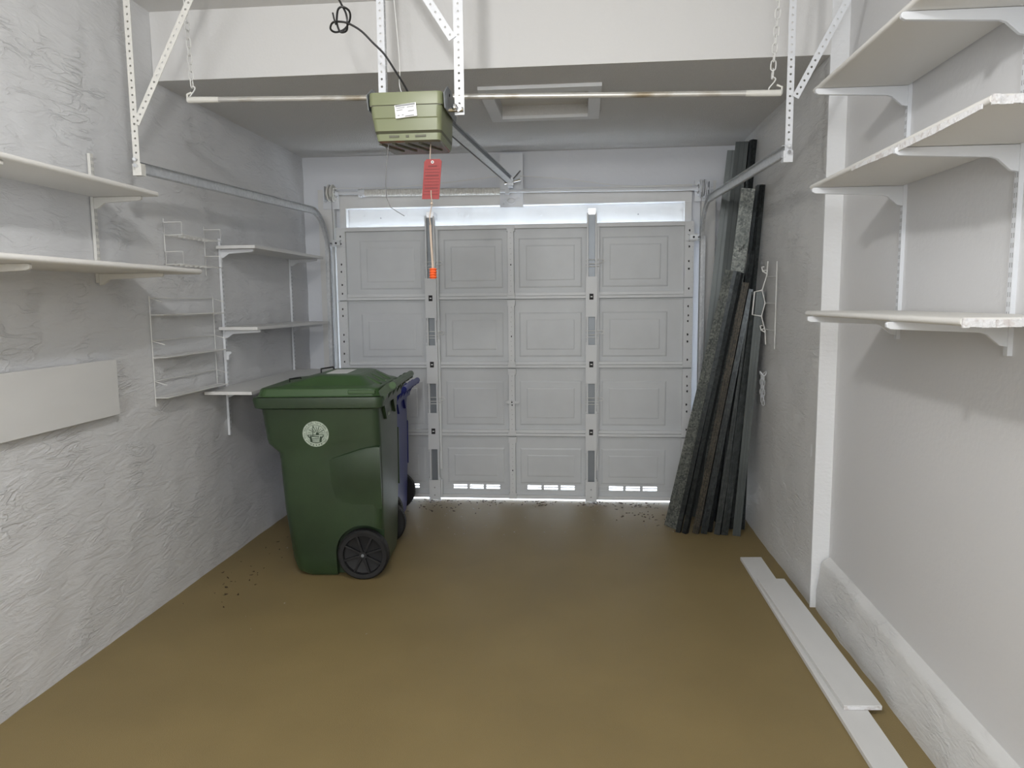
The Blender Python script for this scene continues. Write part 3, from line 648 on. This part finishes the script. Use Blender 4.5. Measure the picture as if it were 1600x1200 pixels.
# ------------------------------------------------------------------ wheeled carts
def cart(name, label, loc, rz, sc, body_m, lid_m, seal):
    t = thing(name, label, 'bin', loc, rz); su, sv, sz = sc
    def R_(z, u0, u1, v0, v1, r=.05): return [Vector((p.x*su, p.y*sv, p.z*sz)) for p in rrect(u0, u1, v0, v1, z, r, 5)]
    b = MB()
    b.loft([R_(.006, -.375, .085, .085, .61, .09), R_(.03, -.408, .10, .070, .625, .09), R_(.10, -.425, .105, .062, .632, .08), R_(.40, -.448, .110, .052, .642), R_(.68, -.462, .112, .044, .65), R_(.725, -.468, .112, .043, .65), R_(.775, -.522, .112, .04, .653),
            R_(.80, -.530, .112, .038, .655), R_(.99, -.548, .108, .022, .672)], body_m)
    body = b.build('body', t, smooth=True, local=True)
    # wheel wells cut into both lower back corners
    cut = MB()
    for v0, v1 in ((-.2, .118), (.575, .9)):
        pr = [(.160*math.cos(a)*1.0, .145+.160*math.sin(a)) for a in [PI-PI*i/14 for i in range(15)]]
        pr = [(-.160, -.1)]+pr+[(.35, .145), (.35, -.1)]
        cut.prism([Vector((u*su, v0*sv, z*sz)) for u, z in pr], (0, (v1-v0)*sv, 0), body_m)
    cu = cut.build('cutter', None)
    md = body.modifiers.new('b', 'BOOLEAN'); md.operation = 'DIFFERENCE'; md.object = cu; md.solver = 'EXACT'
    cu.parent = t; bpy.context.view_layer.update()
    dg = bpy.context.evaluated_depsgraph_get(); me = bpy.data.meshes.new_from_object(body.evaluated_get(dg)); body.modifiers.clear()
    old = body.data; body.data = me; cm = cu.data; bpy.data.objects.remove(cu); bpy.data.meshes.remove(cm); bpy.data.meshes.remove(old); me.name = 'body'
    for p in me.polygons: p.use_smooth = True
    try: me.set_sharp_from_angle(angle=math.radians(30))
    except Exception: pass
    # moulded shoulder ledge above each wheel
    def vs(z): return .052-.008*(z-.40)/.28 if z < .68 else .044-.004*(z-.68)/.095
    top = [(-.175, .690), (-.15, .700), (-.11, .712), (-.06, .728), (-.01, .745), (.04, .758), (.09, .764), (.111, .762)]
    for side in (-1, 1):
        b = MB(); rings = []
        for k, (u, z) in enumerate(top):
            o_ = .019*min(1, k/3.2); zb = .40
            f_ = lambda v: (v if side < 0 else .694-v)*sv
            rings.append([Vector((u*su, f_(vs(z)+.006), (z+.004)*sz)), Vector((u*su, f_(vs(z)-o_*.6), (z-.004)*sz)), Vector((u*su, f_(vs(z-.02)-o_), (z-.022)*sz)), Vector((u*su, f_(vs(.55)-o_*.55), .56*sz)), Vector((u*su, f_(vs(zb)+.002), zb*sz)), Vector((u*su, f_(vs(.55)+.010), .56*sz))])
        b.loft(rings, body_m); b.build('shoulder_ledge', t, smooth=True, local=True)
    # rim
    b = MB(); b.loft([R_(.975, -.552, .112, .018, .676), R_(.985, -.578, .135, -.004, .694), R_(1.03, -.586, .140, -.008, .70), R_(1.043, -.583, .137, -.006, .698)], body_m)
    b.build('rim', t, smooth=True, local=True)
    # lid
    b = MB()
    b.loft([R_(1.046, -.572, .125, .0, .69), R_(1.050, -.560, .118, .008, .682), R_(1.088, -.545, .112, .016, .676), R_(1.092, -.535, .105, .024, .668), R_(1.102, -.44, .07, .055, .635, .04), R_(1.148, -.27, .0, .12, .57, .04), R_(1.154, -.25, -.02, .14, .55, .04)], lid_m)
    b.box(-.05*su, .10*su, .0*sv, .69*sv, 1.06*sz, 1.082*sz, lid_m)
    for v in (.20, .345, .49): b.loft([[Vector((u*su, vv*sv, z*sz)) for vv, z in ((v-.03, 1.09), (v+.03, 1.09), (v+.015, h), (v-.015, h))] for u, h in ((-.10, 1.155), (.02, 1.14), (.10, 1.10))], lid_m)
    lid = b.build('lid', t, local=True, bevel=.006)
    for u, v, wd in ((-.445, .25, .05), (-.30, .40, .09)):
        b = MB(); z = 1.085 if u < -.4 else 1.13
        b.tube([Vector(p) for p in ((u*su, v*sv, z*sz), (u*su, v*sv, (z+.035)*sz), ((u+.05)*su, (v+wd)*sv, (z+.038)*sz), ((u+.06)*su, (v+wd)*sv, z*sz))], .005, 'black', 6)
        b.build('wire_catch', lid, local=True)
    if seal:
        b = MB(); b.box(-.22, -.10, .22, .46, 1.154, 1.1555, 'label'); b.build('sticker', lid, local=True)
    # handle
    b = MB(); uh = .195
    b.cyl(Vector((uh*su, .015*sv, 1.105*sz)), Vector((uh*su, .675*sv, 1.105*sz)), .020, lid_m, 14); 
    b.build('handle', t, smooth=True, local=True)
    for v in (.06, .20, .345, .49, .63):
        b = MB(); b.prism([Vector((u*su, (v-.012)*sv, z*sz)) for u, z in ((.10, .985), (.125, .985), (.165, 1.06), (.215, 1.085), (.21, 1.12), (.16, 1.115), (.10, 1.06))], (0, .024*sv, 0), body_m)
        b.build('handle_bracket', t, local=True)
    for v in (.20, .49):
        b = MB(); b.prism([Vector((.11*su, (v+a)*sv, z*sz)) for a, z in ((-.07, .985), (.07, .985), (0, .89))], (.015*su, 0, 0), body_m); b.build('gusset', t, local=True)
    # wheels and axle
    for v0, s in ((.045, -1), (.648, 1)):
        wv = v0*sv; b = MB(); R = .143; c = Vector((.0, wv, R)); wd = .032
        def ring(r, d): return [c+Vector((r*math.cos(a), s*d, r*math.sin(a))) for a in [k*2*PI/40 for k in range(40)]]
        b.loft([ring(.0001, wd*.2), ring(.10, wd*.2), ring(.108, wd*.3), ring(.112, wd*.95), ring(.134, wd), ring(R, wd*.7), ring(R, -wd*.7), ring(.134, -wd), ring(.02, -wd)], 'tyre', caps=False)
        for k in range(48):
            a = 2*PI*k/48; b.obox(c+Vector((math.cos(a), 0, math.sin(a)))*(R-.0005), Vector((math.cos(a), 0, math.sin(a)))*.0018, Vector((0, wd*.6, 0)), Vector((-math.sin(a), 0, math.cos(a)))*.004, 'tyre')
        wh = b.build('wheel', t, smooth=True, local=True)
        b = MB()
        for k in range(8):
            a = 2*PI*k/8+.3; dr = Vector((math.cos(a), 0, math.sin(a))); b.obox(c+dr*.062+Vector((0, s*wd*.45, 0)), dr*.05, Vector((0, wd*.3, 0)), Vector((-dr.z, 0, dr.x))*.006, 'tyre')
        b.build('spoke', wh, local=True, bevel=.002)
        b = MB(); b.cyl(c, c+Vector((0, s*wd*.95, 0)), .022, 'tyre', 14); b.cyl(c, c+Vector((0, s*wd*1.1, 0)), .009, 'chan', 10); b.build('hub', wh, local=True, smooth=True)
    b = MB(); b.cyl((0, .03*sv, .143), (0, .66*sv, .143), .010, 'chan', 8); b.build('axle', t, local=True)
    if seal:
        # round printed seal on the side facing the room
        def P2(a, c): return Vector((-.243+a, .038-.0842*((.835+c)-.80)-.0015, .835+c))
        b = MB(); o_ = Vector((0, -.0006, 0)); R = .073
        def disc(r, m, off, cx=0, cz=0, seg=40): b.prism([P2(cx+r*math.cos(k*2*PI/seg), cz+r*math.sin(k*2*PI/seg))+o_*off for k in range(seg)], (0, -.0005, 0), m)
        def bar(x0, z0, x1, z1, wdt, m, off):
            dx, dz = x1-x0, z1-z0; l = math.hypot(dx, dz); nx, nz = -dz/l*wdt/2, dx/l*wdt/2
            b.prism([P2(x0+nx, z0+nz)+o_*off, P2(x1+nx, z1+nz)+o_*off, P2(x1-nx, z1-nz)+o_*off, P2(x0-nx, z0-nz)+o_*off], (0, -.0005, 0), m)
        disc(R, 'seal', 0); disc(.053, 'sealg', 1); disc(.0515, 'seal', 2)
        for k in range(46):                       # lettering ring
            a = PI*(-.30)+PI*1.6*k/45
            if k % 6 == 5: continue
            l = random.uniform(.004, .010); r0 = .058+random.uniform(0, .003)
            bar(r0*math.cos(a), r0*math.sin(a), (r0+l)*math.cos(a), (r0+l)*math.sin(a), .0022, 'sealg', 1)
        for a in (-2.05, -1.82, -1.57, -1.32, -1.09): disc(.0035, 'sealg', 1, .064*math.cos(a), .064*math.sin(a), 8)
        for k in range(9):                        # rays over a rising sun
            a = .15+2.8*k/8; bar(.012*math.cos(a)+.008, .012*math.sin(a)+.002, (.042+.006*(k % 2))*math.cos(a)+.004, (.042+.006*(k % 2))*math.sin(a), .0032 if k % 2 else .002, 'sealg', 3)
        disc(.009, 'sealg', 3, .010, .002, 14); bar(-.046, -.006, .046, -.004, .004, 'sealg', 3); bar(-.012, .046, -.016, -.018, .0035, 'sealg', 4); bar(-.03, -.012, .02, -.016, .005, 'sealg', 4)
        for s in (-1, 1): bar(s*.030, -.014, s*.024, -.046, .012, 'sealg', 3); bar(s*.044, -.008, s*.036, -.02, .006, 'sealg', 3)
        bar(-.02, -.026, .02, -.025, .0035, 'sealg', 4); bar(-.02, -.034, .02, -.034, .002, 'sealg', 4); bar(-.018, -.041, .018, -.041, .002, 'sealg', 4); bar(-.02, -.049, .02, -.049, .004, 'sealg', 4)
        b.build('printed_seal', t, local=True)
        b = MB()
        for k in range(5): b.box(.1125, .1135, .30+k*.012, .308+k*.012, .895, .915, 'seal')
        b.build('printed_number', t, local=True)
    return t
cart('wheeled_cart', 'large green wheeled waste cart with round pale seal', (-1.215, 3.865, 0), math.radians(4.5), (1, 1, 1), 'green', 'greenl', True)
cart('wheeled_cart', 'blue wheeled recycling cart mostly hidden behind the green cart', (-1.345, 4.73, 0), math.radians(4.0), (.90, .90, .885), 'blue', 'blue', False)

# ------------------------------------------------------------------ steel studs leaning in the right corner
def stud(p0, p1, face, web, fl, m, label, th=.0022, lip=.008):
    """C-section metal stud; p0 foot, p1 top, face = direction the web faces"""
    p0 = Vector(p0); p1 = Vector(p1); t_ = (p1-p0).normalized(); f = Vector(face); f = (f-t_*f.dot(t_)).normalized(); s = t_.cross(f)
    h = web/2
    out = [(-h, -fl), (-h, 0), (h, 0), (h, -fl), (h-lip, -fl), (h-lip, -fl+th), (h-th, -fl+th), (h-th, -th), (-h+th, -th), (-h+th, -fl+th), (-h+lip, -fl+th), (-h+lip, -fl)]
    # lift the foot so that no corner sinks below the floor
    low = min((s*a+f*c).z for a, c in out); base = p0-t_*(low/t_.z)*1.0
    b = MB(); pts = [base+s*a+f*c for a, c in out]; b.prism(pts, p1-base, m)
    for k in (-1, 1):     # rolled stiffening grooves in the web
        c = s*(k*h*.36)+f*.0008; b.prism([base+c-s*.004, base+c+s*.004, base+c+s*.003+f*.0015, base+c-s*.003+f*.0015], p1-base, m)
    o = b.build('metal_stud'); tag(o, label, 'metal stud'); return o
SG = 'steel studs leaning in the corner'
fr = (-.35, -1, 0)
stud((.80, 5.22, 0), (1.045, 5.22, 2.56), (-.3, -1, 0), .10, .035, 'studg', 'dull grey steel stud, leftmost of the tallest ones touching the ceiling line')
stud((.86, 5.14, 0), (1.070, 5.12, 2.595), (-.5, -1, 0), .085, .035, 'studg', 'grey steel stud with curved top, middle of the tallest three')
stud((.95, 5.10, 0), (1.122, 5.10, 2.60), (-1, -.25, 0), .05, .032, 'stud', 'dark steel stud reaching highest of all, against the right wall')
spangled = stud((.845, 4.985, 0), (1.065, 4.87, 2.255), (-.1, -1, 0), .085, .03, 'studl', 'spangled galvanised stud of middle height with a black scribble')
stud((.945, 4.975, 0), (1.118, 4.86, 2.27), (-1, -.3, 0), .05, .03, 'stud', 'dark stud beside the spangled middle height stud')
stud((1.01, 4.965, 0), (1.128, 4.86, 2.275), (-1, -.5, 0), .045, .03, 'studm', 'dark stud closest to the wall among the middle height ones')
stud((.615, 4.925, 0), (.965, 4.80, 1.735), (-.62, -1, 0), .098, .034, 'studl', 'wide spangled steel stud at the front, feet farthest left')
stud((.675, 4.86, 0), (1.00, 4.785, 1.73), (1, -.35, 0), .05, .03, 'stud', 'black looking stud right behind the wide front stud')
stud((.715, 4.83, 0), (1.018, 4.76, 1.72), (1, -.6, 0), .045, .03, 'stud', 'short dark stud, second to the right of the wide front stud')
stud((.765, 4.825, 0), (1.040, 4.765, 1.66), (-.5, -1, 0), .04, .03, 'studr', 'narrow rust speckled stud in the middle of the bundle foot')
stud((.822, 4.825, 0), (1.075, 4.80, 1.62), (-.2, -1, 0), .04, .03, 'stud', 'slim dark stud right of the rust speckled one')
stud((.868, 4.87, 0), (1.085, 4.81, 1.84), (.1, -1, 0), .035, .03, 'stud', 'slim dark stud in the centre right of the bundle foot')
stud((.905, 4.815, 0), (1.10, 4.79, 1.60), (-.5, -1, 0), .038, .03, 'studm', 'slim dark stud left of the two right front ones')
stud((.955, 4.81, 0), (1.108, 4.76, 1.58), (.1, -1, 0), .045, .03, 'studm', 'shorter dark stud just left of the rightmost grey one')
stud((1.03, 4.80, 0), (1.122, 4.715, 1.60), (-.2, -1, 0), .05, .03, 'studg', 'shorter grey stud, rightmost at the foot of the bundle')
stud((1.085, 4.95, 0), (1.11, 4.93, 1.78), (-.3, -1, 0), .06, .03, 'stud', 'added upright dark stud standing in for the shadow against the right wall')  # extra stud, put in to darken the shaded gap beside the wall
a_, b_ = Vector((.845, 4.985, 0)), Vector((1.065, 4.87, 2.255)); t_ = (b_-a_).normalized(); f_ = Vector((-.1, -1, 0)); f_ = (f_-t_*f_.dot(t_)).normalized(); s2_ = t_.cross(f_); q_ = a_.lerp(b_, .83)+f_*.004
b = MB(); b.tube([q_+s2_*x+t_*z for x, z in ((.022, .035), (.012, .02), (.020, .008), (.004, .022), (.006, .0), (-.006, .012), (-.002, -.016), (-.014, -.004))], .0022, 'black', 5); b.build('scribble', spangled, local=True)
for o in list(C.objects):
    if o.parent is None and o.get('category') == 'metal stud': o['group'] = SG
# ------------------------------------------------------------------ boards on the floor
def board(name, c, label, th, m='wood', end=None):
    t = thing(name, label, 'board', Vector(c[0]))
    b = MB(); b.prism([Vector(p) for p in c], (0, 0, th), m); b.build('plank', t, bevel=.0015)
    b = MB(); (a, q) = (Vector(c[2]), Vector(c[3])); n = Vector((0, -.0015, 0)); b.prism([a+n+Vector((0, 0, .001)), q+n+Vector((0, 0, .001)), q+n+Vector((0, 0, th-.002)), a+n+Vector((0, 0, th-.002))], (0, .002, 0), 'raw'); o = b.build('raw_end', t); o['label'] = 'bare unpainted end'
board('floor_board', [(.958, 4.345, .001), (1.083, 4.355, .001), (1.075, 1.75, .001), (.962, 1.75, .001)], 'long white board lying on the floor by the right wall', .018)
board('floor_board', [(.966, 3.955, .020), (1.112, 3.965, .020), (1.128, 2.70, .020), (.986, 2.69, .020)], 'shorter white board lying on top of the long floor board', .018)

# ------------------------------------------------------------------ litter on the floor
def litter(pts, m, label, name, szr):
    b = MB()
    for x, y in pts:
        a = random.uniform(0, PI); l = random.uniform(*szr); w_ = l*random.uniform(.2, .5); z = .0015
        d = Vector((math.cos(a), math.sin(a), 0)); e = Vector((-d.y, d.x, 0)); c = Vector((x, y, z))
        P_ = [c-d*l, c-d*l*.3+e*w_, c+d*l*.5+e*w_*.8, c+d*l, c+d*l*.2-e*w_, c-d*l*.5-e*w_*.7]
        for q in P_: q.z += random.uniform(0, .006)
        b.prism(P_, (0, 0, .0012), m)
    o = b.build(name); return tag(o, label, 'litter', kind='stuff')
P1 = [(random.uniform(-1.25, .62), D-.03-abs(random.gauss(0, .09))) for _ in range(150)]+[(random.gauss(-1.1, .12), random.gauss(5.35, .08)) for _ in range(25)]+[(random.gauss(.45, .1), random.gauss(5.2, .12)) for _ in range(25)]
litter(P1, 'leaf', 'dry leaf crumbs and dirt along the foot of the garage door', 'leaf_litter', (.004, .018))
P2_ = [(random.gauss(-1.93, .08), random.gauss(3.72, .14)) for _ in range(16)]+[(random.uniform(-2.1, -1.75), random.uniform(3.9, 4.6)) for _ in range(16)]
litter(P2_, 'leaf', 'scattered dark leaf bits on the floor left of the green cart', 'leaf_litter', (.004, .014))
P3 = [(random.uniform(-1.1, .9), random.uniform(4.7, 5.55)) for _ in range(80)]+[(random.uniform(-1.9, -1.0), random.uniform(3.2, 5.5)) for _ in range(14)]
litter(P3, 'dust', 'tiny pale plaster crumbs scattered on the floor before the garage door', 'plaster_crumbs', (.002, .006))

for o in list(C.objects):
    if o.parent is None and 'category' in o and 'group' not in o:
        g = {'shelf': 'white painted shelf boards', 'shelf support': 'slotted wall uprights with brackets', 'track': 'garage door tracks', 'bin': 'wheeled carts in the corner'}.get(o['category'])
        if o.name.startswith('hanging_chain'): g = 'chains of the hanging pipe'
        if o.name.startswith('floor_board'): g = 'loose boards on the floor'
        if o.name.startswith('wire_rack'): g = 'wire racks on the left wall'
        if g: o['group'] = g
